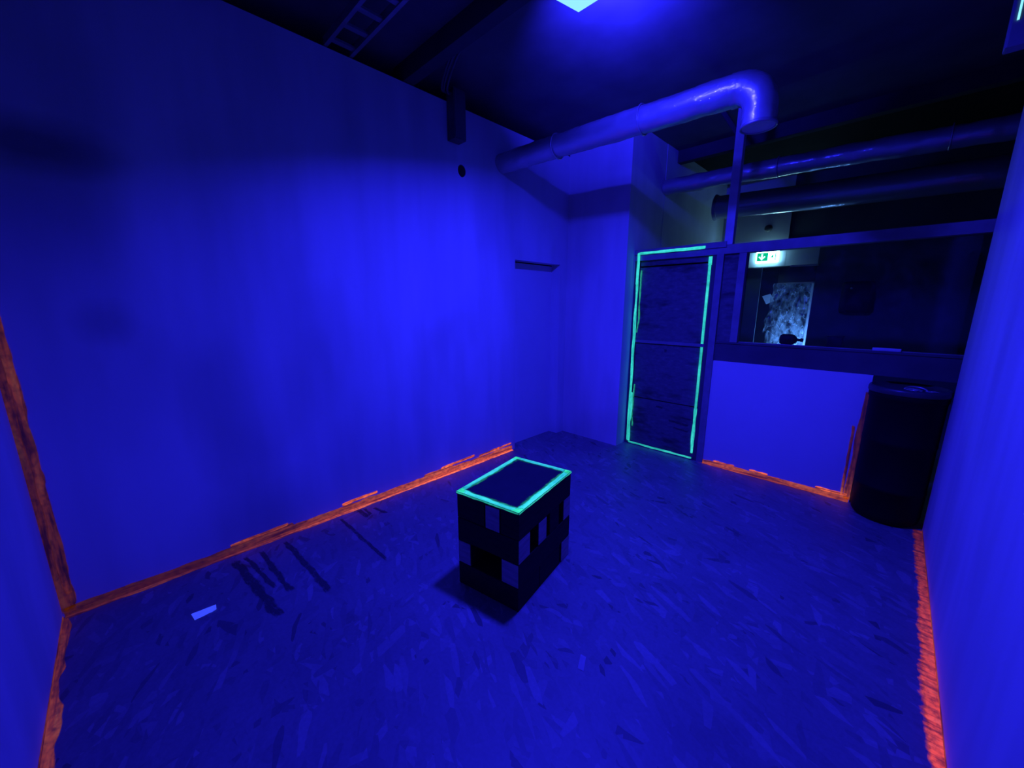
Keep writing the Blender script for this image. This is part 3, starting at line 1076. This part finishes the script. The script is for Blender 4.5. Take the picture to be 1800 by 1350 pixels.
for ax, sd, ct in (('s', 81, 0.95), ('n', 82, 0.8), ('w', 83, 0.85), ('e', 84, 1.05)):
    top_strip(ax, sd, ct)
# ------------------------------------------------------------------ black barrel
BX, BY = 0.138, 3.94
bar = tag(empty('barrel', (BX, BY, 0)), 'tall black plastic barrel standing in the gap at the right wall', 'barrel')
bm = bmesh.new()
prof = [(0.02, 0.0), (0.14, 0.0), (0.172, 0.008), (0.190, 0.03), (0.196, 0.07), (0.198, 0.25), (0.2005, 0.252), (0.2005, 0.275), (0.198, 0.28), (0.200, 0.60), (0.2025, 0.603), (0.2025, 0.63), (0.201, 0.635),
        (0.204, 0.93), (0.210, 0.935), (0.211, 0.985), (0.206, 0.99)]
add_lathe(bm, prof, (BX, BY, 0.0), 48)
finish('barrel_body', bm, M_BLACK, bar, True)
bm = bmesh.new()
add_lathe(bm, [(0.214, 0.975), (0.217, 0.980), (0.217, 1.005), (0.212, 1.018), (0.199, 1.020), (0.193, 1.006), (0.10, 1.010), (0.002, 1.012)], (BX, BY, 0.0), 48)
lid = finish('barrel_lid', bm, M_LID, bar, True)
bm = bmesh.new()
add_tube(bm, [(BX + 0.03 + 0.055 * math.cos(a), BY - 0.10 + 0.035 * math.sin(a), 1.012 + 0.018 * max(0, math.sin(a))) for a in [math.pi * q / 12 for q in range(13)]], 0.007, 8)
finish('lid_handle', bm, M_STEEL, lid, True)

# crumpled foil bits added to make the lid's two glints
def crumple(name, c, sx, sy, sz, seed, m, label, cat):
    bm = bmesh.new()
    bmesh.ops.create_icosphere(bm, subdivisions=3, radius=1.0)
    for v in bm.verts:
        n_ = noise.noise(v.co * 2.2 + Vector((seed, 0, 0)))
        n2 = noise.noise(v.co * 5.0 + Vector((0, seed, 0)))
        k = 1 + 0.35 * n_ + 0.2 * n2
        v.co = Vector((v.co.x * sx * k, v.co.y * sy * k, max(-0.6, v.co.z * k) * sz))
    mz = min(v.co.z for v in bm.verts)
    for v in bm.verts:
        v.co += Vector((c[0], c[1], c[2] - mz))
    return tag(finish(name, bm, m), label, cat)


crumple('glint_foil', (0.155, 3.82, 1.0085), 0.040, 0.022, 0.012, 3.3, M_FOIL, 'left of two crumpled shiny foil scraps added as glints on the barrel lid', 'foil')
crumple('glint_foil', (0.250, 3.84, 1.0085), 0.035, 0.010, 0.006, 8.1, M_FOIL, 'thin right one of two shiny foil scraps added as glints on the barrel lid', 'foil')

# ------------------------------------------------------------------ back room
wall_back = struct(empty('wall_back', (-0.8, 6.75, 0)))
DBX0, DBX1, DBZ = -1.80, -0.862, 2.135
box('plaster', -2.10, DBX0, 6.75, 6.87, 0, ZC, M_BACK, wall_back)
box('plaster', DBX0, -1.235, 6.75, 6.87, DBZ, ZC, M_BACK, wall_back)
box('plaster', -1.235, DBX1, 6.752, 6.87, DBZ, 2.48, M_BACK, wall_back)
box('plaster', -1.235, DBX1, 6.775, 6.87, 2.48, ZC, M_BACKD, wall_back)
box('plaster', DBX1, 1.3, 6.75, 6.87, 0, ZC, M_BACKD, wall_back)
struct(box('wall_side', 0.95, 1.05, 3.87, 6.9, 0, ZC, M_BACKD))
# side wall skin of the back room (grey above the alcove)
box('plaster', -2.10, -2.096, 4.62, 6.75, 0, ZC, M_BACK, wall_alcove)
# doorway trim and the corridor behind it
door_3 = struct(empty('door_3', (-1.33, 6.8, 0)))
box('head_trim', -1.16, DBX1 + 0.012, 6.70, 6.75, DBZ - 0.022, DBZ, M_TRIMW, door_3)
box('head_trim', DBX0, -1.16, 6.742, 6.75, DBZ - 0.012, DBZ, M_BACKD, door_3)
box('door_transom', -1.30, DBX1, 6.80, 6.83, 1.905, DBZ, M_SILL, door_3)
box('transom_bead', -1.30, DBX1 - 0.02, 6.79, 6.80, 1.885, 1.905, M_TRIMW, door_3)
box('side_jamb', DBX1 - 0.012, DBX1, 6.80, 6.86, 0, 1.905, M_TRIMW, door_3)
box('door_leaf', DBX0, -1.52, 6.82, 6.85, 0, DBZ, M_BACKD, door_3)
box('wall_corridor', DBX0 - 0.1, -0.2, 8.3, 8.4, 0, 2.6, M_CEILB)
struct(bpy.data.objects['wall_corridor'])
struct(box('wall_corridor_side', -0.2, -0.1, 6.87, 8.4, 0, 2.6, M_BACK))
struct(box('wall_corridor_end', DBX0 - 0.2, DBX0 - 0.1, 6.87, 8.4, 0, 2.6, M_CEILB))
# wrinkled plastic film hung across the doorway
bm = bmesh.new()
NX, NZ = 56, 110
X0, X1, Z0, Z1 = -1.66, DBX1 - 0.015, 0.15, 1.90
g = []
for i in range(NX + 1):
    row = []
    for j in range(NZ + 1):
        z = Z0 + (Z1 - Z0) * j / NZ
        xl = -1.40 + 0.10 * noise.noise(Vector((0.3, 5.0, z * 2.2))) + 0.04 * noise.noise(Vector((0.3, 9.0, z * 8)))
        x = xl + (X1 - xl) * i / NX
        p = Vector((x * 5.0, 3.0, z * 2.6))
        y = 6.86 + 0.035 * noise.noise(p) + 0.02 * noise.noise(p * 2.4) + 0.01 * noise.noise(p * 5)
        row.append(bm.verts.new((x, y, z)))
    g.append(row)
for i in range(NX):
    for j in range(NZ):
        bm.faces.new((g[i][j], g[i + 1][j], g[i + 1][j + 1], g[i][j + 1]))
film = tag(finish('plastic_sheet', bm, M_SHEET, None, True), 'wrinkled clear plastic film hung across the lit far doorway', 'plastic sheet')
bm = bmesh.new()
vs = [bm.verts.new(p) for p in [(-1.50, 6.93, 1.72), (-1.435, 6.93, 1.60), (-1.335, 6.93, 1.65), (-1.395, 6.93, 1.755)]]
f0 = bm.faces.new(vs)
_pp = finish('paper_patch', bm, M_FOLD, film)
_pp['label'] = 'small tilted pale patch at the left edge of the film'

bm = bmesh.new()
prev = None
for q in range(46):
    z = 0.3 + 1.585 * q / 45
    wob = 0.010 * noise.noise(Vector((1.3, 0, z * 5)))
    row = [bm.verts.new((-0.905 + 0.008 * e + wob * (1 if e % 2 else 0.4), 6.845 - 0.012 * (e % 2), z)) for e in range(5)]
    if prev:
        for e in range(4):
            bm.faces.new((prev[e], prev[e + 1], row[e + 1], row[e]))
    prev = row
finish('film_fold', bm, M_FOLD, film, True)
# exit sign over the far doorway
sg = tag(empty('exit_sign', (-1.455, 6.70, 2.24)), 'glowing green and white emergency exit sign above the far doorway', 'sign')
SX0, SX1, SZ0, SZ1 = -1.59, -1.32, 2.195, 2.345
box('sign_case', SX0 - 0.004, SX1 + 0.004, 6.705, 6.745, SZ0 - 0.004, SZ1 + 0.004, M_SIGNC, sg, 0.004)
face = box('sign_face', SX0, SX1, 6.699, 6.705, SZ0, SZ1, M_SIGNW, sg)


def flat(name, pts, y, m, parent):
    bm = bmesh.new()
    vs = [bm.verts.new((p[0], y, p[1])) for p in pts]
    f = bm.faces.new(vs)
    r_ = bmesh.ops.extrude_face_region(bm, geom=[f])
    for e in r_['geom']:
        if isinstance(e, bmesh.types.BMVert):
            e.co.y += 0.0015
    return finish(name, bm, m, parent)


gx0, gx1, gz0, gz1 = SX0 + 0.012, SX0 + 0.150, SZ0 + 0.018, SZ1 - 0.018
flat('green_field', [(gx0, gz0), (gx1, gz0), (gx1, gz1), (gx0, gz1)], 6.6965, M_SIGNG, sg)
ax_ = (gx0 + gx1) / 2 - 0.006
ah = 0.045
flat('arrow', [(ax_, gz0 + 0.010), (ax_ + 0.045, gz0 + 0.058), (ax_ + 0.034, gz0 + 0.072), (ax_ + 0.012, gz0 + 0.050), (ax_ + 0.012, gz1 - 0.014), (ax_ - 0.012, gz1 - 0.014),
               (ax_ - 0.012, gz0 + 0.050), (ax_ - 0.034, gz0 + 0.072), (ax_ - 0.045, gz0 + 0.058)], 6.6945, M_SIGNA, sg)
# running figure and door bar in green on the white half
fx = SX0 + 0.190
bm = bmesh.new()
for (x0, x1, z0, z1) in [(SX1 - 0.034, SX1 - 0.022, SZ0 + 0.022, SZ1 - 0.022)]:
    add_box(bm, x0, x1, 6.697, 6.699, z0, z1)
finish('door_bar', bm, M_SIGNG, sg)
flat('running_figure', [(fx, SZ0 + 0.075), (fx + 0.012, SZ0 + 0.100), (fx + 0.022, SZ0 + 0.088), (fx + 0.034, SZ0 + 0.090), (fx + 0.024, SZ0 + 0.072), (fx + 0.030, SZ0 + 0.048), (fx + 0.020, SZ0 + 0.046), (fx + 0.012, SZ0 + 0.064), (fx - 0.008, SZ0 + 0.050), (fx - 0.010, SZ0 + 0.060)], 6.697, M_SIGNG, sg)

# small round fitting on the far wall
bm = bmesh.new()
add_tube(bm, [(-1.49, 6.75, 2.665), (-1.49, 6.72, 2.665), (-1.49, 6.712, 2.665)], [0.05, 0.045, 0.03], 20)
tag(finish('detector', bm, M_DARK, None, True), 'small dark round fitting on the wall above the exit sign', 'detector')

# dark rounded box on the back wall
bx = tag(empty('wall_box', (-0.40, 6.70, 1.48)), 'dark rounded box on the back wall right of the lit doorway', 'box')
bm = bmesh.new()
add_box(bm, -0.565, -0.235, 6.62, 6.75, 1.48, 1.89, 0.06)
finish('box_body', bm, M_BLACK, bx, True)
bm = bmesh.new()
add_tube(bm, [(-0.46, 6.622, 1.80), (-0.46, 6.612, 1.80)], 0.014, 12)
finish('knob', bm, M_STEEL, bx, True)

# things on the window ledge
bm = bmesh.new()
prof = [(0.003, 0.0), (0.038, 0.004), (0.047, 0.02), (0.047, 0.085), (0.040, 0.105), (0.022, 0.122), (0.012, 0.128), (0.012, 0.150), (0.016, 0.152), (0.016, 0.170), (0.003, 0.171)]
add_lathe(bm, prof, (0, 0, 0), 24)
bmesh.ops.transform(bm, matrix=Matrix.Translation((-0.715, YP + 0.085, 1.25 + 0.0475)) @ Matrix.Rotation(R(-4), 4, 'Z') @ Matrix.Rotation(R(90), 4, 'Y'), verts=bm.verts)
tag(finish('bottle', bm, M_BLACK, None, True), 'dark round bottle lying on the window ledge, neck to the right', 'bottle')
cup = tag(empty('tin', (-0.335, YP + 0.085, 1.25)), 'small dark square tin standing on the window ledge', 'tin')
box('tin_body', -0.385, -0.285, YP + 0.055, YP + 0.118, 1.25, 1.335, M_BLACK, cup, 0.008)
box('tin_lid', -0.388, -0.282, YP + 0.052, YP + 0.12, 1.335, 1.347, M_BLACK, cup, 0.004)
bm = bmesh.new()
add_box(bm, -0.10, 0.06, YP + 0.002, YP + 0.028, 1.25, 1.275, 0.005)
tag(finish('rag', bm, M_POST, None, True), 'small folded grey cloth on the dark ledge above the barrel', 'cloth')

# ------------------------------------------------------------------ scraps on the floor
def scrap(name, corners, label, cat, z=0.0015, curl=0.006, m=None):
    bm = bmesh.new()
    a, b, c, d = [Vector((*p, 0)) for p in corners]
    n1, n2 = 10, 5
    g = []
    for i in range(n1 + 1):
        row = []
        for j in range(n2 + 1):
            u, v = i / n1, j / n2
            p = a.lerp(b, u).lerp(d.lerp(c, u), v)
            p.z = z + curl * abs(noise.noise(Vector((u * 2.5, v * 2.0, len(label)))))
            row.append(bm.verts.new(p))
        g.append(row)
    fs = []
    for i in range(n1):
        for j in range(n2):
            fs.append(bm.faces.new((g[i][j], g[i + 1][j], g[i + 1][j + 1], g[i][j + 1])))
    bmesh.ops.solidify(bm, geom=fs, thickness=0.0012)
    return tag(finish(name, bm, m or M_PAPER), label, cat)


scrap('paper_strip', [(-2.425, 0.050), (-2.415, 0.155), (-2.365, 0.150), (-2.36, 0.058)], 'bright creased paper strip on the dark floor near the left corner', 'paper')
scrap('paper_strip', [(-0.826, 1.295), (-0.800, 1.300), (-0.768, 1.232), (-0.795, 1.226)], 'tiny pale paper strip on the floor in front of the block table', 'paper', 0.0012, 0.002, M_PANEL)
